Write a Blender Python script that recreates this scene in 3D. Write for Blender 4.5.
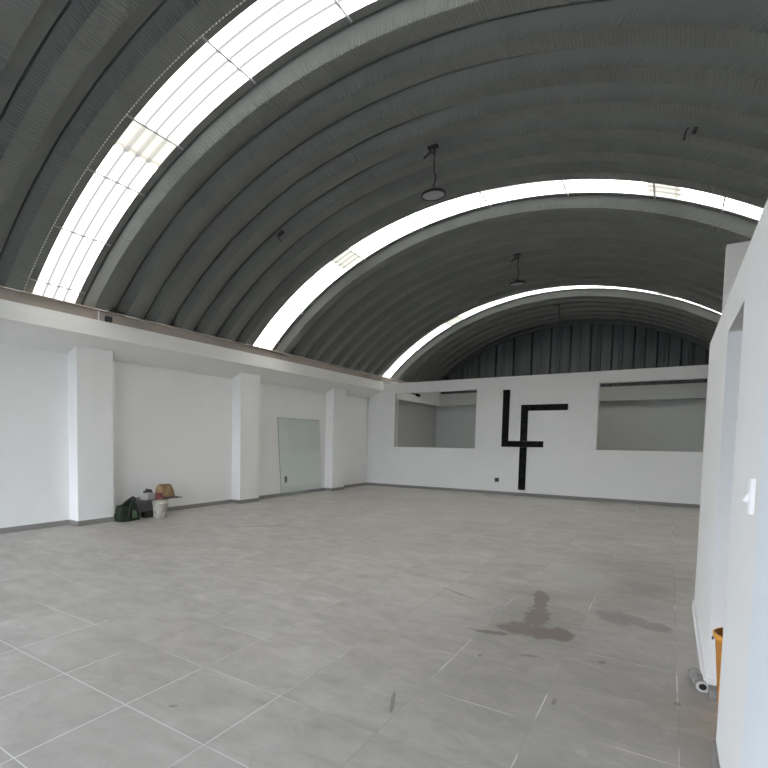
import bpy, bmesh, math, random
from mathutils import Vector, Matrix, noise
random.seed(4)
S = bpy.context.scene
for o in list(bpy.data.objects): bpy.data.objects.remove(o)
COL = S.collection
PI = math.pi

# ---------------------------------------------------------------- camera
cam_d = bpy.data.cameras.new('camera'); cam = bpy.data.objects.new('camera', cam_d); COL.objects.link(cam)
rt = (0.7980855788, 0.6024188974, 0.0122833614)
up = (-0.0456241381, 0.0400905121, 0.9981538904)
fw = (-0.6008143198, 0.7971726431, -0.0594805025)
cam.matrix_world = Matrix(((rt[0], up[0], -fw[0], 0), (rt[1], up[1], -fw[1], 0), (rt[2], up[2], -fw[2], 1.5), (0, 0, 0, 1)))
cam_d.sensor_width = 36; cam_d.sensor_fit = 'HORIZONTAL'
cam_d.lens = 36 * 516.863 / 768
cam_d.shift_x = (384 - 279.561) / 768
cam_d.shift_y = (470.425 - 384) / 768
cam_d.clip_start = 0.05; cam_d.clip_end = 200
S.camera = cam

# ---------------------------------------------------------------- world and exposure
W = bpy.data.worlds.new('world'); S.world = W; W.use_nodes = True
bg = W.node_tree.nodes['Background']
bg.inputs[0].default_value = (0.83, 0.90, 1.0, 1); bg.inputs[1].default_value = 3.0
S.view_settings.view_transform = 'Standard'; S.view_settings.look = 'None'
S.view_settings.exposure = 2.30; S.view_settings.gamma = 1.0
S.view_settings.use_curve_mapping = False

# ---------------------------------------------------------------- materials
def new_mat(name, col=(.8,.8,.8), rough=.6, metal=0.0, spec=.5):
    m = bpy.data.materials.new(name); m.use_nodes = True
    b = m.node_tree.nodes['Principled BSDF']
    b.inputs['Base Color'].default_value = (*col, 1); b.inputs['Roughness'].default_value = rough
    b.inputs['Metallic'].default_value = metal; b.inputs['Specular IOR Level'].default_value = spec
    return m
class G:
    """small helper for node graphs"""
    def __init__(s, m): s.t = m.node_tree; s.n = s.t.nodes; s.l = s.t.links; s.b = s.n.get('Principled BSDF')
    def add(s, t, **kw):
        n = s.n.new(t)
        for k, v in kw.items(): setattr(n, k, v)
        return n
    def link(s, a, b): s.l.new(a, b)
    def math(s, op, a, b=None, c=None, clamp=False):
        n = s.add('ShaderNodeMath', operation=op, use_clamp=clamp)
        for i, v in enumerate((a, b, c)):
            if v is None: continue
            if isinstance(v, (int, float)): n.inputs[i].default_value = v
            else: s.link(v, n.inputs[i])
        return n.outputs[0]
    def mix(s, f, a, b, mode='MIX'):
        n = s.add('ShaderNodeMix', data_type='RGBA', blend_type=mode)
        for sock, v in ((n.inputs[0], f), (n.inputs[6], a), (n.inputs[7], b)):
            if isinstance(v, (int, float)): sock.default_value = v
            elif isinstance(v, tuple): sock.default_value = (*v, 1) if len(v) == 3 else v
            else: s.link(v, sock)
        return n.outputs[2]
    def noise(s, vec, scale, detail=4, rough=.55, dist=0.0):
        n = s.add('ShaderNodeTexNoise'); n.inputs['Scale'].default_value = scale
        n.inputs['Detail'].default_value = detail; n.inputs['Roughness'].default_value = rough
        n.inputs['Distortion'].default_value = dist
        s.link(vec, n.inputs['Vector']); return n.outputs[0]
    def ramp(s, f, stops):
        n = s.add('ShaderNodeValToRGB'); e = n.color_ramp.elements
        while len(e) < len(stops): e.new(.5)
        for i, (p, c) in enumerate(stops): e[i].position = p; e[i].color = (*c, 1) if len(c) == 3 else c
        s.link(f, n.inputs[0]); return n.outputs[0]
    def smooth(s, v, a, b):
        n = s.add('ShaderNodeMapRange', interpolation_type='SMOOTHSTEP'); s.link(v, n.inputs[0])
        n.inputs[1].default_value = a; n.inputs[2].default_value = b; return n.outputs[0]
    def obj(s): return s.add('ShaderNodeTexCoord').outputs['Object']

def wall_mat(name, col):
    m = new_mat(name, col, .75, spec=.25); g = G(m); P = g.obj()
    n = g.noise(P, .7, 5, .6); n2 = g.noise(P, 6, 4, .6)
    a = g.mix(g.smooth(n, .3, .75), col, tuple(c*.965 for c in col))
    a = g.mix(g.math('MULTIPLY', g.smooth(n2, .55, .8), .25), a, tuple(c*.95 for c in col))
    g.link(a, g.b.inputs['Base Color'])
    bp = g.add('ShaderNodeBump'); bp.inputs['Strength'].default_value = .12; bp.inputs['Distance'].default_value = .004
    g.link(g.noise(P, 40, 4, .7), bp.inputs['Height']); g.link(bp.outputs[0], g.b.inputs['Normal'])
    return m
M_wall = wall_mat('white_painted_plaster', (.85, .85, .84))
M_wallb = wall_mat('daylight_tinted_white', (.80, .85, .89))  # bluish daylight on the near right wall is put into this colour
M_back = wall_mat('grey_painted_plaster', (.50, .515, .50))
M_beam = wall_mat('white_beam_paint', (.85, .85, .83))

def concrete_mat():
    m = new_mat('raw_concrete', (.42, .37, .33), .85); g = G(m); P = g.obj()
    n = g.noise(P, 1.1, 6, .65)
    c = g.ramp(n, [(.3, (.33, .31, .28)), (.5, (.42, .375, .335)), (.7, (.48, .40, .35))])
    g.link(c, g.b.inputs['Base Color']); return m
M_conc = concrete_mat()
M_yard = new_mat('dark_yard_ground', (.09, .09, .09), .9)

def roof_mat():
    m = new_mat('galvanised_steel', (.3, .32, .31), .5, .35); g = G(m); P = g.obj()
    n = g.noise(P, 1.3, 5, .6)
    c = g.ramp(n, [(.25, (.165, .174, .163)), (.75, (.203, .214, .20))])
    g.link(c, g.b.inputs['Base Color'])
    r = g.math('MULTIPLY_ADD', g.noise(P, 5, 3), .2, .42); g.link(r, g.b.inputs['Roughness'])
    return m
M_roof = roof_mat()

TX, TY, TS = .1026, 1.7442, .6209
def floor_mat():
    m = new_mat('grey_porcelain_tile', (.4, .4, .39), .4, spec=.4); g = G(m); P = g.obj()
    sp = g.add('ShaderNodeSeparateXYZ'); g.link(P, sp.inputs[0]); X, Y = sp.outputs[0], sp.outputs[1]
    u = g.math('DIVIDE', g.math('SUBTRACT', X, TX), TS); v = g.math('DIVIDE', g.math('SUBTRACT', Y, TY), TS)
    iu = g.math('FLOOR', u); iv = g.math('FLOOR', v)
    fu = g.math('ABSOLUTE', g.math('SUBTRACT', g.math('SUBTRACT', u, iu), .5))
    fv = g.math('ABSOLUTE', g.math('SUBTRACT', g.math('SUBTRACT', v, iv), .5))
    edge = g.math('MAXIMUM', fu, fv)
    grout = g.smooth(edge, .4940, .4958)
    cb = g.add('ShaderNodeCombineXYZ'); g.link(iu, cb.inputs[0]); g.link(iv, cb.inputs[1])
    wn = g.add('ShaderNodeTexWhiteNoise', noise_dimensions='3D'); g.link(cb.outputs[0], wn.inputs['Vector'])
    off = g.add('ShaderNodeVectorMath', operation='MULTIPLY_ADD'); g.link(wn.outputs['Color'], off.inputs[0])
    off.inputs[1].default_value = (20, 20, 20); g.link(P, off.inputs[2])
    def blob0(cx, cy, a, b):
        p = g.math('DIVIDE', g.math('SUBTRACT', X, cx), a); q = g.math('DIVIDE', g.math('SUBTRACT', Y, cy), b)
        r = g.math('SQRT', g.math('ADD', g.math('MULTIPLY', p, p), g.math('MULTIPLY', q, q)))
        r = g.math('ADD', r, g.math('MULTIPLY', g.math('SUBTRACT', g.noise(P, 1.3, 5, .6), .5), .8))
        return g.math('SUBTRACT', 1.0, g.smooth(r, .35, 1.25))
    # streaky cement look, each tile its own print
    mp = g.add('ShaderNodeMapping'); mp.inputs['Scale'].default_value = (1, 2.2, 1); g.link(off.outputs[0], mp.inputs[0])
    n1 = g.noise(mp.outputs[0], 2.2, 6, .62, .6)
    n2 = g.noise(P, .55, 5, .6, .3)
    n3 = g.noise(mp.outputs[0], 14, 4, .6)
    c = g.ramp(n1, [(.28, (.385, .367, .343)), (.5, (.49, .468, .44)), (.72, (.60, .576, .546))])
    tone = g.math('MULTIPLY_ADD', wn.outputs['Value'], .10, .95)
    hsv = g.add('ShaderNodeHueSaturation'); g.link(tone, hsv.inputs['Value']); g.link(c, hsv.inputs['Color']); c = hsv.outputs[0]
    # dust film, pale
    dust = g.math('MULTIPLY', g.smooth(n2, .42, .68), .35); c = g.mix(dust, c, (.55, .542, .528))
    c = g.mix(g.math('MULTIPLY', g.smooth(n3, .55, .75), .12), c, (.31, .30, .285))
    big = g.noise(P, .9, 6, .68, .8)
    c = g.mix(g.math('MULTIPLY', g.smooth(big, .5, .72), .38), c, (.31, .288, .265))
    c = g.mix(g.math('MULTIPLY', g.smooth(g.noise(P, .33, 3, .5), .48, .62), .22), c, (.44, .395, .36))
    streak = g.add('ShaderNodeMapping'); streak.inputs['Scale'].default_value = (.9, 3.2, 1); streak.inputs['Rotation'].default_value = (0, 0, -.65); g.link(P, streak.inputs[0])
    c = g.mix(g.math('MULTIPLY', g.smooth(g.noise(streak.outputs[0], 1.6, 6, .7, .5), .52, .75), .30), c, (.60, .585, .56))
    grime = blob0(-.2, 3.6, 1.5, 3.2)
    c = g.mix(g.math('MULTIPLY', grime, .42), c, (.27, .255, .235))
    mot = g.noise(P, 3.6, 6, .72, 1.0)
    c = g.mix(g.math('MULTIPLY', g.smooth(mot, .50, .66), .16), c, (.25, .235, .215))
    c = g.mix(g.math('MULTIPLY', g.smooth(mot, .50, .36), .14), c, (.72, .70, .67))
    # grout: pale, partly clogged with dirt
    gd = g.noise(P, 1.4, 3, .6)
    gd = g.math('SUBTRACT', g.math('ADD', gd, .07), g.math('MULTIPLY', blob0(-2.9, 1.2, 1.9, 1.5), .22))
    gc = g.mix(g.smooth(gd, .42, .60), (.80, .79, .77), (.40, .39, .37))
    c = g.mix(grout, c, gc)
    # spills and smudges
    dn = g.noise(P, 4.2, 6, .72, .8); dn2 = g.noise(P, 18, 4, .65)
    def blob(cx, cy, a, b, rot, wob=.9, lo=.75, hi=1.05):
        dx = g.math('SUBTRACT', X, cx); dy = g.math('SUBTRACT', Y, cy); ca, sa = math.cos(rot), math.sin(rot)
        p = g.math('DIVIDE', g.math('ADD', g.math('MULTIPLY', dx, ca), g.math('MULTIPLY', dy, sa)), a)
        q = g.math('DIVIDE', g.math('SUBTRACT', g.math('MULTIPLY', dy, ca), g.math('MULTIPLY', dx, sa)), b)
        r = g.math('SQRT', g.math('ADD', g.math('MULTIPLY', p, p), g.math('MULTIPLY', q, q)))
        r = g.math('ADD', r, g.math('MULTIPLY', g.math('SUBTRACT', dn, .5), wob*2.2))
        r = g.math('ADD', r, g.math('MULTIPLY', g.math('SUBTRACT', dn2, .5), wob*.7))
        s = g.smooth(r, lo, hi); return g.math('SUBTRACT', 1.0, s)
    def union(l):
        o = l[0]
        for x in l[1:]: o = g.math('MAXIMUM', o, x)
        return o
    wet = union([blob(-.80, 4.47, .27, .17, .15, 1.1), blob(-1.06, 4.22, .17, .055, .25, .9), blob(-.62, 4.50, .10, .17, .1, .9), blob(-.85, 4.80, .12, .27, .1, 1.0), blob(-.92, 5.38, .07, .42, .18, 1.2)])
    c = g.mix(g.math('MULTIPLY', wet, .74), c, (.17, .125, .112))
    wet2 = union([blob(-.27, 5.27, .24, .20, -.1, .9), blob(-.03, 5.2, .13, .15, 0, .9)])
    c = g.mix(g.math('MULTIPLY', wet2, .48), c, (.16, .142, .13))
    damp = union([blob(-.9, 4.8, .42, .95, .1, 1.0, .5, 1.3), blob(-.35, 7.4, .6, 1.6, 0, .9, .4, 1.4)])
    c = g.mix(g.math('MULTIPLY', damp, .22), c, (.2, .19, .175))
    sm = union([blob(-.305, 4.11, .028, .04, 0, .6), blob(-.72, 3.92, .07, .022, .5, .9), blob(-1.21, 2.72, .014, .13, .35, .9), blob(-1.60, 5.1, .20, .025, -.5, 1.2), blob(-1.0, 3.7, .02, .03, 0, .6), blob(.1, 3.72, .02, .03, 0, .3), blob(-2.16, 1.9, .028, .016, .8, .5), blob(-.47, 3.3, .012, .05, 0, .3), blob(-5.6, 6.9, .5, .05, .9, .8)])
    c = g.mix(g.math('MULTIPLY', sm, .5), c, (.12, .108, .1))
    scuff = g.math('MULTIPLY', g.smooth(g.noise(mp.outputs[0], 3.2, 6, .7, 1.2), .6, .78), .35)
    c = g.mix(scuff, c, (.27, .255, .24))
    chalk = union([blob(-.27, 2.83, .03, .035, 0, .5), blob(-2.55, 1.85, .012, .012, 0, .2), blob(-.75, 6.6, .4, .7, 0, 1., .3, 1.4)])
    c = g.mix(g.math('MULTIPLY', chalk, .45), c, (.55, .545, .53))
    g.link(c, g.b.inputs['Base Color'])
    rr = g.math('MULTIPLY_ADD', n1, .25, .36)
    rr = g.math('ADD', rr, g.math('MULTIPLY', grout, .25)); g.link(rr, g.b.inputs['Roughness'])
    bp = g.add('ShaderNodeBump'); bp.inputs['Strength'].default_value = .35; bp.inputs['Distance'].default_value = .003
    h = g.math('SUBTRACT', g.math('MULTIPLY', n3, .25), grout); g.link(h, bp.inputs['Height']); g.link(bp.outputs[0], g.b.inputs['Normal'])
    return m
M_floor = floor_mat()
M_skirt = wall_mat('grey_tile_skirting', (.27, .262, .25))

# ---- roof frame of reference (arched vault along Y)
RC = (-2.884, -.834); RO = 6.611; DEP = .155; Z_SP = 3.60; X_L = RC[0] - 4.90; X_R = RC[0] + 4.90
SKYS = (4.403, 9.551, 16.107)
def sky_mat():
    m = bpy.data.materials.new('translucent_fibreglass'); m.use_nodes = True; g = G(m)
    P = g.obj(); sp = g.add('ShaderNodeSeparateXYZ'); g.link(P, sp.inputs[0])
    th = g.math('ARCTAN2', g.math('SUBTRACT', sp.outputs[0], RC[0]), g.math('SUBTRACT', sp.outputs[2], RC[1]))
    deg = g.math('MULTIPLY', g.math('ABSOLUTE', th), 180/PI)
    wob = g.math('MULTIPLY', g.math('SUBTRACT', g.noise(P, 9, 3), .5), .8)
    d2 = g.math('ADD', deg, wob)
    lap = g.math('MULTIPLY', g.smooth(d2, 21.5, 21.7), g.math('SUBTRACT', 1.0, g.smooth(d2, 24.9, 25.3)))
    brd = g.math('MULTIPLY', g.smooth(d2, 24.5, 24.9), g.math('SUBTRACT', 1.0, g.smooth(d2, 25.2, 25.5)))
    soil = g.math('MULTIPLY', g.smooth(g.noise(P, 7, 6, .7), .55, .8), g.smooth(deg, 25, 40))
    c = g.mix(g.math('MULTIPLY', lap, .95), (.80, .725, .615), (.095, .086, .066))
    c = g.mix(g.math('MULTIPLY', brd, .9), c, (.09, .08, .062))
    c = g.mix(g.math('MULTIPLY', soil, .8), c, (.24, .24, .23))
    # moulded ribs are a double thickness of sheet: less light comes through
    rib = None
    for cy in SKYS:
        for q in (-.17, 0, .17):
            d = g.math('ABSOLUTE', g.math('SUBTRACT', sp.outputs[1], cy+q)); k = g.math('SUBTRACT', 1.0, g.smooth(d, .008, .060))
            rib = k if rib is None else g.math('MAXIMUM', rib, k)
    c = g.mix(g.math('MULTIPLY', rib, g.math('MULTIPLY_ADD', lap, -.55, .955)), c, (.031, .0305, .03))
    for nd in list(g.n):
        if nd.type == 'BSDF_PRINCIPLED': g.n.remove(nd)
    tr = g.add('ShaderNodeBsdfTranslucent'); g.link(c, tr.inputs[0])
    df = g.add('ShaderNodeBsdfDiffuse'); g.link(c, df.inputs[0])
    mx = g.add('ShaderNodeMixShader'); mx.inputs[0].default_value = .25; g.link(tr.outputs[0], mx.inputs[1]); g.link(df.outputs[0], mx.inputs[2])
    out = [x for x in g.n if x.type == 'OUTPUT_MATERIAL'][0]; g.link(mx.outputs[0], out.inputs[0])
    return m
M_sky = sky_mat()
M_bar = new_mat('grey_steel_bar', (.38, .39, .395), .5)
M_glint = new_mat('glint_zinc', (.75, .76, .75), .5)
M_black = new_mat('black_plastic', (.012, .012, .013), .45)
M_darkmetal = new_mat('dark_painted_metal', (.03, .032, .034), .4, .3)
M_diff = new_mat('frosted_lens', (.34, .35, .35), .5)
M_white = new_mat('white_plastic', (.93, .93, .93), .35)
M_wire = new_mat('black_cable', (.015, .015, .015), .6)

# ---------------------------------------------------------------- mesh helpers
def link(name, bm, mat, parent=None, smooth=False):
    bmesh.ops.recalc_face_normals(bm, faces=bm.faces)
    me = bpy.data.meshes.new(name); bm.to_mesh(me); bm.free()
    if mat: me.materials.append(mat)
    if smooth:
        for p in me.polygons: p.use_smooth = True
    o = bpy.data.objects.new(name, me); COL.objects.link(o)
    if parent: o.parent = parent
    return o
def box(bm, x0, x1, y0, y1, z0, z1, rot=None, bev=0):
    vs = [bm.verts.new((x, y, z)) for x in (x0, x1) for y in (y0, y1) for z in (z0, z1)]
    for f in ((0,1,3,2), (4,6,7,5), (0,4,5,1), (2,3,7,6), (0,2,6,4), (1,5,7,3)): bm.faces.new([vs[i] for i in f])
    if bev:
        es = list({e for v in vs for e in v.link_edges})
        r = bmesh.ops.bevel(bm, geom=es, offset=bev, segments=2, affect='EDGES', profile=.6)
        vs = list({v for f in r['faces'] for v in f.verts} | {v for v in vs if v.is_valid})
    if rot is not None: bmesh.ops.transform(bm, matrix=rot, verts=vs)
    return vs
def nbox(*a, **k):
    bm = bmesh.new(); box(bm, *a, **k); return bm
def tube(bm, pts, r, n=10, cap=True):
    pts = [Vector(p) for p in pts]; rings = []
    for i, p in enumerate(pts):
        t = (pts[min(i+1, len(pts)-1)] - pts[max(i-1, 0)]).normalized()
        a = t.orthogonal().normalized() if i == 0 else (prev - t * prev.dot(t)).normalized()
        prev = a; b = t.cross(a); rr = r[i] if isinstance(r, (list, tuple)) else r
        rings.append([bm.verts.new(p + rr * (math.cos(2*PI*j/n) * a + math.sin(2*PI*j/n) * b)) for j in range(n)])
    for i in range(len(rings)-1):
        for j in range(n): bm.faces.new((rings[i][j], rings[i][(j+1) % n], rings[i+1][(j+1) % n], rings[i+1][j]))
    if cap: bm.faces.new(rings[0][::-1]); bm.faces.new(rings[-1])
def lathe(bm, prof, n=32, closed=False, M=None):
    rings = []
    for (r, z) in prof:
        if r < 1e-6: rings.append([bm.verts.new((0, 0, z))])
        else: rings.append([bm.verts.new((r*math.cos(2*PI*j/n), r*math.sin(2*PI*j/n), z)) for j in range(n)])
    prs = list(zip(rings, rings[1:])) + ([(rings[-1], rings[0])] if closed else [])
    for a, b in prs:
        for j in range(n):
            k = (j+1) % n
            if len(a) == 1 and len(b) == 1: continue
            if len(a) == 1: bm.faces.new((a[0], b[j], b[k]))
            elif len(b) == 1: bm.faces.new((a[j], a[k], b[0]))
            else: bm.faces.new((a[j], a[k], b[k], b[j]))
    if M is not None: bmesh.ops.transform(bm, matrix=M, verts=[v for r in rings for v in r])
def tag(o, label=None, cat=None, group=None, kind=None):
    if label: o['label'] = label
    if cat: o['category'] = cat
    if group: o['group'] = group
    if kind: o['kind'] = kind
    return o
def struct(name, bm, mat, label=None, cat=None, group=None, smooth=False):
    return tag(link(name, bm, mat, smooth=smooth), label, cat, group, 'structure')
def empty(name, loc, label, cat, group=None, rz=0):
    o = bpy.data.objects.new(name, None); COL.objects.link(o); o.location = loc; o.rotation_euler[2] = rz
    return tag(o, label, cat, group)

# ---------------------------------------------------------------- room dimensions
XL, XC, XB, YF, XR = -8.17, -7.91, -7.62, 15.74, .24
Y0, Y1 = -3.4, 20.29; XO = 2.12

struct('floor', nbox(-8.4, 2.33, Y0, Y1+.2, -.15, 0), M_floor, 'large grey porcelain tile floor with pale grout and dark spills', 'floor')
struct('wall_left', nbox(-8.4, XL, Y0, Y1+.2, 0, 3.36), M_wall, 'long white plastered wall behind the square columns on the left', 'wall')

# far partition with two window openings and a thick reveal
def wall_holes(name, x0, x1, y0, y1, z0, z1, holes, axis='x'):
    """wall between u0..u1 with rectangular holes (u0,u1,z0,z1); axis = direction of u"""
    bm = bmesh.new(); (U0, U1) = (x0, x1) if axis == 'x' else (y0, y1); (T0, T1) = (y0, y1) if axis == 'x' else (x0, x1)
    us = sorted({U0, U1, *[h[0] for h in holes], *[h[1] for h in holes]}); zs = sorted({z0, z1, *[h[2] for h in holes], *[h[3] for h in holes]})
    V = {}
    def v(u, t, z):
        k = (round(u, 4), round(t, 4), round(z, 4))
        if k not in V: V[k] = bm.verts.new((u, t, z) if axis == 'x' else (t, u, z))
        return V[k]
    def solid(i, j):
        if i < 0 or j < 0 or i >= len(us)-1 or j >= len(zs)-1: return False
        cu, cz = (us[i]+us[i+1])/2, (zs[j]+zs[j+1])/2
        return not any(h[0] < cu < h[1] and h[2] < cz < h[3] for h in holes)
    for i in range(len(us)-1):
        for j in range(len(zs)-1):
            if not solid(i, j): continue
            a, b, c, d = us[i], us[i+1], zs[j], zs[j+1]
            for t in (T0, T1): bm.faces.new((v(a,t,c), v(b,t,c), v(b,t,d), v(a,t,d)))
            if not solid(i-1, j): bm.faces.new((v(a,T0,c), v(a,T1,c), v(a,T1,d), v(a,T0,d)))
            if not solid(i+1, j): bm.faces.new((v(b,T0,c), v(b,T1,c), v(b,T1,d), v(b,T0,d)))
            if not solid(i, j-1): bm.faces.new((v(a,T0,c), v(a,T1,c), v(b,T1,c), v(b,T0,c)))
            if not solid(i, j+1): bm.faces.new((v(a,T0,d), v(a,T1,d), v(b,T1,d), v(b,T0,d)))
    return bm
struct('wall_far', wall_holes('w', XL, XO, YF, YF+.26, 0, 3.37, [(-7.19, -4.62, 1.31, 3.05), (-1.54, .635, 1.33, 3.07)]), M_wall,
       'white partition at the far end with two unglazed openings', 'wall')
# right partition with a doorway, nearest stretch built out slightly
struct('wall_right', wall_holes('w', XR, XR+.16, Y0, 5.98, 0, 2.39, [(3.18, 4.02, 0, 2.16)], 'y'), M_wall, 'white right partition wall with a doorway', 'wall')
struct('trim_1', nbox(XR-.004, XR, Y0, 2.25, 0, 2.39), M_wallb, 'slightly raised white panel at the near end of the right wall', 'wall panel')
struct('wall_right_outer', nbox(XO, XO+.2, Y0, Y1+.2, 0, 3.60), M_wall, 'white outer wall beyond the right partition', 'wall')
struct('wall_stub', nbox(.42, 1.32, 8.0, 8.16, 0, 3.82), M_wall, 'tall white wall stub standing behind the right partition', 'wall')
# room beyond the partition
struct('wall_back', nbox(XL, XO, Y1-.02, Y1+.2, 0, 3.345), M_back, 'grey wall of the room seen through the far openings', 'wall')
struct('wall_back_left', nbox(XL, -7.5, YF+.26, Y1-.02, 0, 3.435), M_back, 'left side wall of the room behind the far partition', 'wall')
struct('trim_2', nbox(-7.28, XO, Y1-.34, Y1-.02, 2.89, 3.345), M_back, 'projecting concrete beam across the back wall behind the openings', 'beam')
struct('trim_3', nbox(-7.5, -7.28, YF+.26, Y1-.02, 2.89, 3.43), M_beam, 'side beam of the room behind the far partition', 'beam')

# left edge beam: soffit, fascia in two steps, raw concrete upstand the roof bears on
def extrude_y(prof, y0, y1):
    bm = bmesh.new(); a = [bm.verts.new((x, y0, z)) for x, z in prof]; b = [bm.verts.new((x, y1, z)) for x, z in prof]
    bm.faces.new(a); bm.faces.new(b[::-1])
    for i in range(len(prof)): j = (i+1) % len(prof); bm.faces.new((a[i], a[j], b[j], b[i]))
    return bm
struct('trim_4', extrude_y([(XL-.05, 2.90), (XL, 2.90), (XB, 3.165), (XB, 3.325), (XB-.014, 3.33), (XB-.014, 3.435), (XL-.05, 3.435)], Y0, YF), M_beam, 'white edge beam running above the columns on the left', 'beam')
struct('trim_5', nbox(-8.0, XB-.045, Y0, Y1, 3.435, 3.59), M_conc, 'raw concrete upstand on top of the left edge beam', 'beam')
struct('trim_8', nbox(-8.0, XB+.035, Y0, Y1, 3.59, 3.606), M_conc, 'thin light-sealing strip added under the left ends of the roof panels', 'closure strip')  # added to stop daylight leaking in at the open panel ends
struct('trim_9', nbox(1.80, XO+.2, Y0, Y1, 3.60, 3.61), M_conc, 'thin light-sealing strip added under the right ends of the roof panels', 'closure strip')  # same added seal against light leaks on the right side
struct('ceiling_side', nbox(XR+.16, XO, Y0, 5.98, 2.30, 2.38), M_wall, 'flat ceiling of the side room', 'ceiling')
struct('wall_side', nbox(XR+.16, XO, 5.86, 5.98, 0, 2.30), M_wall, 'end wall of the side room', 'wall')
struct('wall_front', wall_holes('w', -8.4, XO+.2, Y0-.2, Y0, 0, 5.9, [(-7.4, -1.6, 0, 2.7)]), M_wall, 'front wall with a wide open doorway to outside', 'wall')
struct('ground', nbox(-30, 25, -40, Y0-.2, -.3, -.02), M_yard, 'unseen dark ground added outside the front opening', 'ground')  # out of view; added and kept dark to cut light thrown up at the roof
# columns
for i, y in enumerate((.82, 4.87, 8.98, 13.08)):
    c = struct('column', nbox(XL, XC, y, y+.70, 0, 3.05, bev=0), M_wall, ('white column nearest the camera on the left wall', 'wide white square column left of the green bag', 'white square column between the bucket and the leaning glass', 'white square column right of the leaning glass sheet')[i], 'column', 'columns along the left wall')
# skirting
def skirt(name, pts, side, label, mat=None):
    """tile skirting following a polyline; offset to the given side"""
    bm = bmesh.new()
    for (a, b) in zip(pts, pts[1:]):
        a = Vector((*a, 0)); b = Vector((*b, 0)); d = (b-a).normalized(); n = Vector((-d.y, d.x, 0)) * side * .012
        lo = [a, b, b+n, a+n]
        vs = [bm.verts.new(p) for p in lo] + [bm.verts.new(p + Vector((0, 0, .085))) for p in lo]
        for f in ((0,1,2,3), (4,5,6,7), (0,1,5,4), (1,2,6,5), (2,3,7,6), (3,0,4,7)): bm.faces.new([vs[k] for k in f])
    return struct(name, bm, mat or M_skirt, label, 'skirting')
P = [(XL, Y0)]
for y in (.82, 4.87, 8.98, 13.08): P += [(XL, y), (XC, y), (XC, y+.70), (XL, y+.70)]
P += [(XL, YF)]
skirt('baseboard_left', P, -1, 'grey tile skirting along the left wall and round the columns')
skirt('baseboard_far', [(XL, YF), (XO, YF)], -1, 'grey tile skirting along the far partition')
skirt('baseboard_right', [(XR-.004, Y0), (XR-.004, 2.25)], 1, 'grey tile skirting below the raised near panel')
skirt('baseboard_right_door', [(XR, 2.25), (XR, 3.18), (XR+.16, 3.18)], 1, 'grey tile skirting just before the doorway')
skirt('baseboard_right_far', [(XR+.16, 4.02), (XR, 4.02), (XR, 5.98), (XR+.16, 5.98)], 1, 'white painted skirting after the doorway on the right', M_wall)

# ---------------------------------------------------------------- the arched steel roof
def th_max(r): return math.acos(min(1, (Z_SP - RC[1]) / r))
NA = 290 * 4
def build_roof():
    bm = bmesh.new()
    FL, WB, HP = .341, .093, .129       # skylight half width, web run, pan half width
    pans = []
    def between(a, b, n):
        a, b = a + .712, b - .702
        return [a + (b-a)*i/(n-1) for i in range(n)]
    groups = [[SKYS[0] - .702 - .63*i for i in range(12)][::-1], between(SKYS[0], SKYS[1], 7), between(SKYS[1], SKYS[2], 9), [SKYS[2] + .712 + .63*i for i in range(6)]]
    segs = []
    for gi, gr in enumerate(groups):
        cur = [(SKYS[gi-1]+FL, 0, .3, 0)] if gi else [(Y0-.1, 0, .3, 0)]
        for c in gr:
            w0 = c-HP-WB; cur += [(w0-.030, 0, .3, 0), (w0-.028, .05, .3, 0), (w0-.004, .05, .3, 0), (w0, 0, .3, 0), (c-HP, -DEP, 1, -1), (c, -DEP, 1, 0), (c+HP, -DEP, 1, 1), (c+HP+.025, 0, .3, 0)]
        cur.append((SKYS[gi]-FL, 0, .3, 0) if gi < 3 else (Y1+.1, 0, .3, 0))
        segs.append(cur)
    for s in segs:
        grid = []
        for (y, dr, wr, wy) in s:
            row = []
            for i in range(NA+1):
                t = -1 + 2*i/NA; r0 = RO + dr; th = t * th_max(r0)
                w = math.sin(2*PI*i/4 + .4) * .0026
                r = r0 + w*wr
                row.append(bm.verts.new((RC[0] + r*math.sin(th), y + w*wy*3.8, RC[1] + r*math.cos(th))))
            grid.append(row)
        for a, b in zip(grid, grid[1:]):
            for i in range(NA): bm.faces.new((a[i], a[i+1], b[i+1], b[i]))
    return bm
struct('ceiling', build_roof(), M_roof, 'dark barrel vaulted roof of ribbed galvanised steel panels', 'roof')

# crimped rib lip before the nearest skylight, its light glints modelled as pale dashes
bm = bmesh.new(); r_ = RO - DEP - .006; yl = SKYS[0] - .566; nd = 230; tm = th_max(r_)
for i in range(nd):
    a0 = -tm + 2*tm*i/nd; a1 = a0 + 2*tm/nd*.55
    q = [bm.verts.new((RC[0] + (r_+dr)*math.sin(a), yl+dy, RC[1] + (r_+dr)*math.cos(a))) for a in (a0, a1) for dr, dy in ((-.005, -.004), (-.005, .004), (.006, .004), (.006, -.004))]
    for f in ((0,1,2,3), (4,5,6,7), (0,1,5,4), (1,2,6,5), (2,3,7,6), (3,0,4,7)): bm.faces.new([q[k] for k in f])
struct('trim_10', bm, M_glint, 'pale dashes for the glints on the crimped rib lip beside the nearest skylight', 'metal lip')

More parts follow.
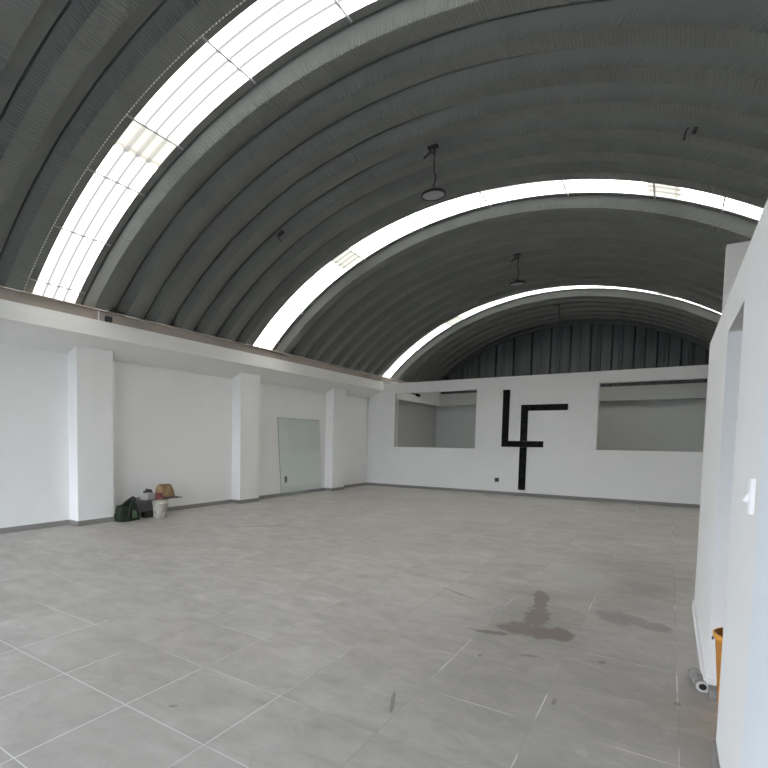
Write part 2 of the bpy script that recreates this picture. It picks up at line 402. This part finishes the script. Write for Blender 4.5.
BARS = (-45.4, -37.5, -29.2, -21.5, -10.3, .8, 11.7, 22.5, 30.3, 38.2)
sky_lab = ('nearest and widest bright skylight strip crossing the roof at upper left',
           'middle bright skylight strip arching across the roof', 'farthest thin skylight strip just above the far partition')
for k, c in enumerate(SKYS):
    bm = bmesh.new(); rows = []
    ys = [(-.351, .004)]
    for q in (-.17, 0, .17): ys += [(q-.03, .004), (q-.012, .024), (q+.012, .024), (q+.03, .004)]
    ys += [(.351, .004)]
    for (dy, dr) in ys:
        r = RO + dr + .004; tm = th_max(r)
        rows.append([bm.verts.new((RC[0] + r*math.sin(-tm + 2*tm*i/120), c+dy, RC[1] + r*math.cos(-tm + 2*tm*i/120))) for i in range(121)])
    for a, b in zip(rows, rows[1:]):
        for i in range(120): bm.faces.new((a[i], a[i+1], b[i+1], b[i]))
    sk = struct('window_%d' % (k+1), bm, M_sky, sky_lab[k], 'skylight', 'skylight strips in the roof', smooth=False)
    for a in BARS:
        if abs(math.radians(a)) > th_max(RO)-.02: continue
        th = math.radians(a); r = RO - .012; B = bmesh.new()
        x, z = RC[0] + r*math.sin(th), RC[1] + r*math.cos(th)
        Mx = Matrix.Translation((x, c, z)) @ Matrix.Rotation(th, 4, 'Y')
        box(B, -.009, .009, -.46, .43, -.009, .009, rot=Mx)
        link('cross_bar', B, M_bar, sk)

# corrugated gable closing the vault
def gable():
    bm = bmesh.new(); pts = []
    x = X_L - .1; per = .60
    while x < X_R + .1:
        for dx, dy in ((0, 0), (.21, 0), (.25, .10), (.40, .10), (.44, .115), (.50, .115), (.54, 0)):
            pts.append((x+dx, dy))
        x += per
    prev = None
    for (x, dy) in pts:
        if not (X_L < x < X_R): continue
        zt = RC[1] + math.sqrt(max(0, (RO-.03)**2 - (x-RC[0])**2))
        if zt < 3.44: continue
        a = bm.verts.new((x, Y1 - .2 + dy, 3.33)); b = bm.verts.new((x, Y1 - .2 + dy, zt))
        if prev: bm.faces.new((prev[0], a, b, prev[1]))
        prev = (a, b)
    return bm
def gable_mat():
    m = new_mat('dark_corrugated_steel', (.2, .22, .23), .4, .5); g = G(m); P = g.obj()
    mp = g.add('ShaderNodeMapping'); mp.inputs['Scale'].default_value = (6, 6, .25); g.link(P, mp.inputs[0])
    c = g.ramp(g.noise(mp.outputs[0], 1.5, 5, .7), [(.3, (.055, .062, .064)), (.7, (.125, .137, .14))])
    g.link(c, g.b.inputs['Base Color']); return m
M_gable = gable_mat()
struct('wall_gable', gable(), M_gable, 'dark vertically ribbed steel gable under the end of the vault', 'wall')
# curved angle flashing where the gable meets the vault
bm = bmesh.new(); rows = []
for (dy, r) in ((-.30, RO-DEP-.03), (-.30, RO-DEP-.13), (-.19, RO-DEP-.13)):
    rows.append([bm.verts.new((RC[0] + r*math.sin(t), Y1+dy, RC[1] + r*math.cos(t))) for t in [(-.70 + 1.4*i/60) for i in range(61)]])
for a, b in zip(rows, rows[1:]):
    for i in range(60): bm.faces.new((a[i], a[i+1], b[i+1], b[i]))
struct('trim_7', bm, M_gable, 'curved steel flashing along the top of the gable', 'flashing')

# ---------------------------------------------------------------- letters on the far wall
def marble():
    m = new_mat('black_marble', (.01, .01, .01), .55, spec=.08); g = G(m); P = g.obj()
    n = g.noise(P, 3.5, 8, .65, 1.8); v = g.math('ABSOLUTE', g.math('SUBTRACT', n, .5))
    vein = g.math('MULTIPLY', g.math('SUBTRACT', 1.0, g.smooth(v, 0, .018)), .5)
    sp = g.math('MULTIPLY', g.smooth(g.noise(P, 6, 4, .6), .66, .74), .35)
    c = g.mix(vein, (.004, .0045, .0045), (.09, .085, .078)); c = g.mix(sp, c, (.05, .035, .028))
    g.link(c, g.b.inputs['Base Color']); return m
M_marble = marble()
sign = empty('letter_sign', (-3.3, YF, 1.4), 'large interlocked black marble letters L and F on the far wall', 'sign')
yy0, yy1 = -.022, 0
def rel(x0, x1, z0, z1, d=0): return (x0+3.3, x1+3.3, yy0-d, yy1, z0-1.4, z1-1.4)
bm = bmesh.new(); 
L = [(-3.875, 2.995), (-3.695, 2.995), (-3.695, 1.545), (-2.785, 1.545), (-2.785, 1.375), (-3.875, 1.375)]
def prism(pts):
    bm = bmesh.new(); f = [bm.verts.new((x+3.3, yy0, z-1.4)) for x, z in pts]; b = [bm.verts.new((x+3.3, yy1, z-1.4)) for x, z in pts]
    bm.faces.new(f); bm.faces.new(b[::-1])
    for i in range(len(pts)): j = (i+1) % len(pts); bm.faces.new((f[i], f[j], b[j], b[i]))
    return bm
link('letter_l', prism(L), M_marble, sign)
Fm = prism([(-3.385, 2.555), (-2.225, 2.555), (-2.225, 2.385), (-3.20, 2.385), (-3.20, 1.547), (-3.385, 1.547)])
bb = prism([(-3.385, 1.373), (-3.20, 1.373), (-3.20, .165), (-3.385, .165)])
me = bpy.data.meshes.new('t'); bb.to_mesh(me); bb.free(); Fm.from_mesh(me)
link('letter_f', Fm, M_marble, sign)

# sockets
def socket(name, loc, rz, cover, ins, label):
    t = empty(name, loc, label, 'wall socket', None, rz)
    link('cover_plate', nbox(-.06, .06, -.012, 0, -.06, .06, bev=.003), cover, t)
    bm = bmesh.new(); box(bm, -.035, .035, -.016, -.010, -.03, .03); link('outlet_insert', bm, ins, t)
M_teal = new_mat('dark_green_plastic', (.02, .12, .10), .5)
socket('wall_socket', (-3.965, YF, .415), 0, M_teal, M_black, 'small dark green socket low on the far wall beside the black letters')
t = empty('wall_socket', (XL, 11.12, .44), 'black socket low on the left wall behind the leaning glass', 'wall socket', None, PI/2)
link('cover_plate', nbox(-.055, .055, -.012, 0, -.085, .085, bev=.003), M_black, t)
link('outlet_insert', nbox(-.03, .03, -.016, -.010, -.05, .05), M_darkmetal, t)

# light switch on the right wall
t = empty('light_switch', (XR, 2.41, 1.325), 'white light switch on the near right wall just past the raised panel', 'light switch')
link('cover_plate', nbox(-.014, 0, -.032, .032, -.062, .062, bev=.003), M_white, t)
link('rocker', nbox(-.010, .004, -.012, .012, -.018, .018, rot=Matrix.Translation((-.014, 0, -.006)) @ Matrix.Rotation(.5, 4, 'Y'), bev=.002), M_white, t)

# ---------------------------------------------------------------- hanging lamps
def ceiling_lamp(loc, ztop, label):
    t = empty('hanging_lamp', loc, label, 'hanging lamp', 'round lamps hanging from the roof')
    H = ztop - loc[2]
    bm = bmesh.new()
    lathe(bm, [(.0, .075), (.045, .075), (.05, .06), (.05, .035), (.10, .03), (.155, .022), (.17, .01), (.172, -.012), (.165, -.02), (.148, -.02), (.146, -.008), (.0, -.008)], 40)
    link('housing', bm, M_black, t, True)
    bm = bmesh.new(); lathe(bm, [(0, -.013), (.144, -.013), (.144, -.007), (0, -.007)], 40); link('lens', bm, M_diff, t)
    bm = bmesh.new(); ring = [(.022*math.cos(a), 0, .095 + .022*math.sin(a)) for a in [2*PI*i/14 for i in range(15)]]; tube(bm, ring, .005, 6, False); link('hook', bm, M_black, t)
    bm = bmesh.new(); tube(bm, [(0, 0, .115), (.0, 0, .13), (.02, 0, .19), (.028, 0, .24), (.005, 0, .30), (.0, 0, .36), (0, 0, H-.12)], .009, 7); link('cable', bm, M_wire, t)
    bm = bmesh.new(); tube(bm, [(0, 0, H-.13), (0, 0, H-.02)], .014, 8); tube(bm, [(0, 0, H-.10), (-.05, -.02, H-.08), (-.10, -.05, H-.13), (-.13, -.07, H-.16)], .014, 8)
    tube(bm, [(-.05, -.02, H-.08), (-.065, -.03, H-.01)], .012, 8)
    link('plug', bm, M_wire, t, True)
    bm = bmesh.new(); box(bm, -.09, .05, -.05, .03, H-.03, H+.0, bev=.006); link('ceiling_mount', bm, M_black, t)
    return t
zc = RC[1] + RO - DEP
ceiling_lamp((-2.82, 7.26, 4.97), zc+.01, 'round black hanging lamp nearest the camera, with grey lens')
ceiling_lamp((-2.85, 12.40, 4.995), zc+.01, 'round black hanging lamp farther back, just before the farthest skylight')

# bare drop cable of a lamp that is missing, beyond the farthest skylight
t = empty('drop_cable', (-2.83, 17.5, 5.09), 'bare dark cable hanging from the roof beyond the farthest skylight', 'cable')
bm = bmesh.new(); tube(bm, [(0, 0, 0), (.005, 0, .2), (0, 0, zc-5.09)], .014, 7); link('cable', bm, M_wire, t)
bm = bmesh.new(); box(bm, -.1, .03, -.04, .03, zc-5.09-.03, zc-5.09+.005); tube(bm, [(-.08, 0, zc-5.09-.02), (-.13, 0, zc-5.09-.06)], .015, 7); link('ceiling_mount', bm, M_black, t)

# small angle brackets bolted to the roof ribs
def bracket(x, y, label, ln=.10, w=.06):
    th = math.asin((x-RC[0])/(RO-DEP)); r = RO-DEP
    t = empty('roof_bracket', (RC[0]+r*math.sin(th), y, RC[1]+r*math.cos(th)), label, 'bracket', 'small brackets on the roof ribs'); t.rotation_euler = (0, th, 0)
    bm = bmesh.new(); box(bm, -w, w, -.012, .03, -.014, 0, bev=.003); box(bm, -w, w, .022, .03, -.05, -.01); link('plate', bm, M_darkmetal, t)
    bm = bmesh.new(); tube(bm, [(-.07, .0, -.01), (-.075, .01, -.05), (-.05, .02, -.05-ln)], .010, 7); link('rod', bm, M_darkmetal, t)
bracket(-5.52, 7.25, 'small dark bracket on the left flank of the roof, left of the nearest hanging lamp')
bracket(.07, 7.28, 'small dark bracket on the right flank of the roof, right of the nearest hanging lamp', .08, .02)

# junction box, conduit stub and aerial rod on the left beam
t = empty('junction_box', (XB-.045, 5.30, 3.482), 'small dark box on the raw concrete above the left beam', 'junction box')
link('box_body', nbox(-.0, .06, -.055, .055, -.045, .045, bev=.006), M_darkmetal, t)
link('box_lid', nbox(.06, .067, -.05, .05, -.04, .04), M_darkmetal, t)
bm = bmesh.new(); tube(bm, [(.03, 0, .045), (.035, 0, .35)], .006, 6); link('rod', bm, M_bar, t)
tag(link('conduit_stub', (lambda b: (tube(b, [(XB-.03, 5.12, 3.435), (XB-.03, 5.12, 3.59)], .012, 8), b)[1])(bmesh.new()), M_white), 'short white conduit upright on the left beam beside the dark box', 'conduit')
# pipe seen at the top of the left opening
t = empty('hanging_pipe', (-7.1, 16.6, 3.1), 'dark thin pipe with a round end seen in the left far opening', 'pipe')
bm = bmesh.new(); tube(bm, [(-.18, -.3, .12), (.12, .5, -.02)], .022, 8); link('pipe', bm, M_black, t)
bm = bmesh.new(); tube(bm, [(.10, .42, -.01), (.15, .55, -.03)], .05, 10); link('end_cap', bm, M_black, t)
bm = bmesh.new(); tube(bm, [(.11, .46, .0), (.11, .46, .26)], .006, 6); link('hanger', bm, M_black, t)

# ---------------------------------------------------------------- glass sheet leaning on the left wall
def glass_mat():
    m = new_mat('greenish_glass', (.72, .86, .82), .03, spec=.5); g = G(m)
    g.b.inputs['Transmission Weight'].default_value = 0; 
    tr = g.add('ShaderNodeBsdfTransparent'); tr.inputs[0].default_value = (.992, 1, .997, 1)
    gl = g.add('ShaderNodeBsdfGlossy'); gl.inputs['Roughness'].default_value = .08; gl.inputs[0].default_value = (.8, .9, .87, 1)
    df = g.add('ShaderNodeBsdfDiffuse'); df.inputs[0].default_value = (.66, .80, .76, 1)
    m1 = g.add('ShaderNodeMixShader'); m1.inputs[0].default_value = .05; g.link(tr.outputs[0], m1.inputs[1]); g.link(df.outputs[0], m1.inputs[2])
    m2 = g.add('ShaderNodeMixShader'); m2.inputs[0].default_value = .10; g.link(m1.outputs[0], m2.inputs[1]); g.link(gl.outputs[0], m2.inputs[2])
    out = [x for x in g.n if x.type == 'OUTPUT_MATERIAL'][0]; g.link(m2.outputs[0], out.inputs[0]); return m
M_glass = glass_mat()
M_gedge = new_mat('dark_glass_edge', (.10, .16, .15), .3)
t = empty('glass_sheet', (-7.97, 0.08, 0), 'tall greenish glass sheet leaning on the left wall between two columns', 'glass sheet')
bm = bmesh.new()
q = [(-.08, 10.70, 0), (-.08, 12.64, 0), (-.178, 12.63, 2.07), (-.178, 10.62, 2.07)]
a = [bm.verts.new(p) for p in q]; b = [bm.verts.new((p[0]-.010, p[1], p[2])) for p in q]
bm.faces.new(a); bm.faces.new(b[::-1])
for i in range(4): j = (i+1) % 4; bm.faces.new((a[i], b[i], b[j], a[j]))
link('pane', bm, M_glass, t)
bm = bmesh.new(); tube(bm, [(-.085, 10.70, .006), (-.182, 10.62, 2.071)], .006, 6); tube(bm, [(-.182, 10.62, 2.071), (-.182, 12.63, 2.071)], .004, 6); link('edge', bm, M_gedge, t)

# ---------------------------------------------------------------- the heap beside the first wide column
def noisy(name, c0, c1, sc, rough=.8, c2=None):
    m = new_mat(name, c0, rough); g = G(m); P = g.obj()
    st = [(.38, c0), (.62, c1)] + ([(.72, c2)] if c2 else [])
    g.link(g.ramp(g.noise(P, sc, 5, .6), st), g.b.inputs['Base Color']); return m
M_bag = noisy('dark_green_woven_bag', (.006, .009, .006), (.010, .028, .012), 9)
M_bagp = noisy('pale_green_print', (.03, .07, .03), (.13, .19, .12), 30)
M_pail = noisy('cement_stained_white_plastic', (.62, .60, .53), (.40, .37, .31), 14, .6, (.25, .22, .18))
M_board = noisy('weathered_dark_board', (.10, .09, .085), (.17, .155, .145), 9)
M_grey = noisy('grey_cement_face', (.20, .205, .21), (.25, .255, .255), 8)
M_boxg = noisy('grey_card', (.30, .31, .31), (.38, .38, .37), 12)
M_red = noisy('dull_red_cloth', (.16, .03, .035), (.28, .08, .08), 25)
M_blk = noisy('black_cloth', (.02, .02, .02), (.05, .04, .04), 20)
M_tan = noisy('tan_cloth', (.15, .095, .045), (.36, .235, .125), 7)
M_orange = noisy('orange_plastic', (.80, .36, .05), (.70, .30, .05), 5, .45)

# green bag: open tote with one raised handle corner
t = empty('tote_bag', (-7.80, 5.79, 0), 'dark green woven tote bag slumped on the floor behind the column', 'bag'); t.scale = (.9, .86, .92)
bm = bmesh.new(); N = 28; rings = []
for k, (z, sx, sy, ox, oy) in enumerate([(0, .11, .24, 0, 0), (.02, .13, .26, 0, 0), (.12, .13, .25, 0, -.01), (.22, .12, .215, .0, -.03), (.30, .11, .18, 0, -.04)]):
    ring = []
    for j in range(N):
        a = 2*PI*j/N; cx, cy = math.cos(a), math.sin(a); p = .45
        x = sx*math.copysign(abs(cx)**p, cx); y = sy*math.copysign(abs(cy)**p, cy)
        zz = z + (.12*max(0, (y/.18+.1)) * (z/.30)**2 if z > .2 else 0) + .008*math.sin(5*a+k)
        x += .010*math.sin(4*a+k*1.7); ring.append(bm.verts.new((x+ox, y+oy - (.02 if y > 0 else 0)*z/.3, zz)))
    rings.append(ring)
for a, b in zip(rings, rings[1:]):
    for j in range(N): bm.faces.new((a[j], a[(j+1) % N], b[(j+1) % N], b[j]))
bm.faces.new(rings[0][::-1])
o = link('bag_body', bm, M_bag, t, True); m_ = o.modifiers.new('s', 'SOLIDIFY'); m_.thickness = .006
bm = bmesh.new(); tube(bm, [(.10, -.23, .29), (.11, -.20, .36), (.10, -.08, .42), (.09, .05, .475), (.09, .10, .46), (.10, .13, .40)], .014, 8); link('handle', bm, M_blk, t, True)
bm = bmesh.new(); tube(bm, [(.09, .05, .47), (.11, .0, .36), (.125, -.05, .22), (.13, -.08, .03)], .014, 8); tube(bm, [(.09, .07, .47), (.115, .12, .30), (.135, .19, .10)], .014, 8); link('strap', bm, M_blk, t, True)
bm = bmesh.new(); 
vs = [bm.verts.new(p) for p in [(.140, .0, .07), (.142, .13, .06), (.130, .10, .20), (.127, .01, .22)]]; bm.faces.new(vs)
r = bmesh.ops.extrude_face_region(bm, geom=bm.faces[:]); bmesh.ops.translate(bm, verts=[v for v in r['geom'] if isinstance(v, bmesh.types.BMVert)], vec=(.008, 0, 0))
link('printed_patch', bm, M_bagp, t)

# grey slab standing on edge between bag and pail
tag(link('cement_board', nbox(-8.10, -8.06, 6.14, 6.66, 0, .37, bev=.006), M_grey), 'grey board standing on edge against the wall behind the stained pail', 'board')
# low dark block on the floor
tag(link('wood_offcut', nbox(-7.93, -7.80, 6.18, 6.40, 0, .10, rot=None, bev=.01), M_blk), 'low dark offcut on the floor between the bag and the pail', 'offcut')
# pail
def pail(name, loc, r0, r1, h, mat, label, cat, ribs=True, rz=0):
    t = empty(name, loc, label, cat, None, rz)
    bm = bmesh.new(); e = .004
    pr = [(0, 0), (r0-.006, 0), (r0, .008)]
    rr = lambda z: r0 + (r1-r0)*z/h
    if ribs: pr += [(rr(h*.78), h*.78), (rr(h*.78)+.010, h*.785), (rr(h*.80)+.010, h*.80), (rr(h*.80), h*.805)]
    pr += [(rr(h*.93), h*.93), (rr(h*.93)+.009, h*.935), (r1+.009, h-.004), (r1+.006, h), (r1-e, h), (rr(.02)-e, .012), (0, .010)]
    lathe(bm, pr, 40); link('pail_body', bm, mat, t, True)
    return t
t = pail('bucket', (-7.66, 6.42, 0), .125, .145, .355, M_pail, 'white plastic bucket stained with cement, holding up a dark board', 'bucket')
bm = bmesh.new(); tube(bm, [(.155*math.cos(a), .155*math.sin(a), .315 - .11*math.sin((a+PI*.5)/1.0 if False else 1) * 0 - .10*abs(math.cos(a/1))) for a in [(-.5*PI + PI*i/16) for i in range(17)]], .003, 6); link('handle', bm, M_bar, t)
# board across the bucket
tag(link('wooden_board', nbox(-.21, .21, -.46, .40, 0, .016, rot=Matrix.Translation((-7.72, 6.44, .3565)), bev=.003), M_board), 'flat dark board lying across the stained bucket', 'board')
zb = .3735
tag(link('cardboard_box', nbox(-.07, .12, -.10, .09, 0, .115, rot=Matrix.Translation((-7.66, 6.11, zb)) @ Matrix.Rotation(.12, 4, 'Z'), bev=.006), M_boxg), 'small grey box at the left end of the board on the bucket', 'box')
def lump(name, loc, sx, sy, sz, mat, label, cat, seed, amp=.25, parent=None):
    bm = bmesh.new(); bmesh.ops.create_icosphere(bm, subdivisions=4, radius=1)
    for v in bm.verts:
        n = noise.noise(v.co*1.7 + Vector((seed, 0, 0))) + .5*noise.noise(v.co*4 + Vector((0, seed, 0)))
        p = v.co * (1 + amp*n); z = max(p.z, -.45)
        v.co = Vector((p.x*sx, p.y*sy, (z + .45)/1.45*sz))
    o = link(name, bm, mat, None, True); o.location = loc; return tag(o, label, cat)
lump('folded_rag', (-7.575, 6.32, zb), .065, .08, .10, M_red, 'dull red rag bunched on the board above the bucket', 'rag', 3.1, .35)
lump('dark_cloth', (-7.84, 6.28, zb), .06, .11, .16, M_blk, 'dark crumpled cloth behind the red rag', 'cloth', 7.7, .3)
# tan cap / cloth
bm = bmesh.new(); N = 40; rings = []
for k, (z, s_) in enumerate([(0, 1.0), (.06, .96), (.13, .88), (.18, .80), (.225, .66), (.24, .38), (.243, .02)]):
    ring = []
    for j in range(N):
        a = 2*PI*j/N; f = 1 + .11*math.sin(5*a + k*.3) * (1 - z/.3) + .04*math.sin(3*a+1)
        ring.append(bm.verts.new((.125*s_*f*math.cos(a) + .02*z, .215*s_*f*math.sin(a) - .05*z/.25 * (1 if math.sin(a) < 0 else .6), z + .008*math.sin(5*a)*(z > 0))))
    rings.append(ring)
for a, b in zip(rings, rings[1:]):
    for j in range(N): bm.faces.new((a[j], a[(j+1) % N], b[(j+1) % N], b[j]))
bm.faces.new(rings[0][::-1]); bm.faces.new(rings[-1])
o = link('tan_cloth', bm, M_tan, None, True); o.location = (-7.74, 6.62, zb); tag(o, 'tan cloth draped in a dome at the right end of the board', 'cloth')

# ---------------------------------------------------------------- orange bucket in the doorway and tube on the floor
t = pail('bucket', (.395, 3.70, 0), .115, .15, .47, M_orange, 'tall orange plastic bucket standing in the right doorway', 'bucket', False)
bm = bmesh.new(); tube(bm, [(-.160, .02, .425), (-.152, .02, .425)], .009, 10); link('handle_eyelet', bm, M_black, t)
M_tube = noisy('grey_tube_wrap', (.20, .195, .18), (.34, .335, .32), 20)
M_ring = new_mat('off_white_plastic', (.62, .62, .60), .5)
t = empty('sealant_tube', (.207, 4.11, .034), 'short grey tube with a white end ring lying on the floor by the doorway', 'tube', None, .15)
My = Matrix.Rotation(-PI/2, 4, 'X')
bm = bmesh.new(); lathe(bm, [(0, -.115), (.030, -.115), (.032, -.11), (.032, .11), (.030, .115), (0, .115)], 28, M=My); link('tube_body', bm, M_tube, t, True)
bm = bmesh.new(); lathe(bm, [(.020, .114), (.032, .114), (.0325, .117), (.0325, .121), (.030, .123), (.020, .121)], 28, True, M=My @ Matrix.Rotation(PI, 4, 'X')); link('end_ring', bm, M_ring, t)
bm = bmesh.new(); lathe(bm, [(0, .114), (.018, .114), (.018, .125), (0, .125)], 20, M=My @ Matrix.Rotation(PI, 4, 'X')); link('plunger', bm, M_black, t)
bm = bmesh.new(); lathe(bm, [(0, .114), (.03, .114), (.012, .13), (.008, .16), (0, .162)], 20, M=My); link('nozzle', bm, M_white, t)
tag(link('wood_block', nbox(.25, .40, 3.92, 4.005, 0, .055, bev=.006), M_skirt), 'low grey block at the foot of the doorway behind the orange bucket', 'block')
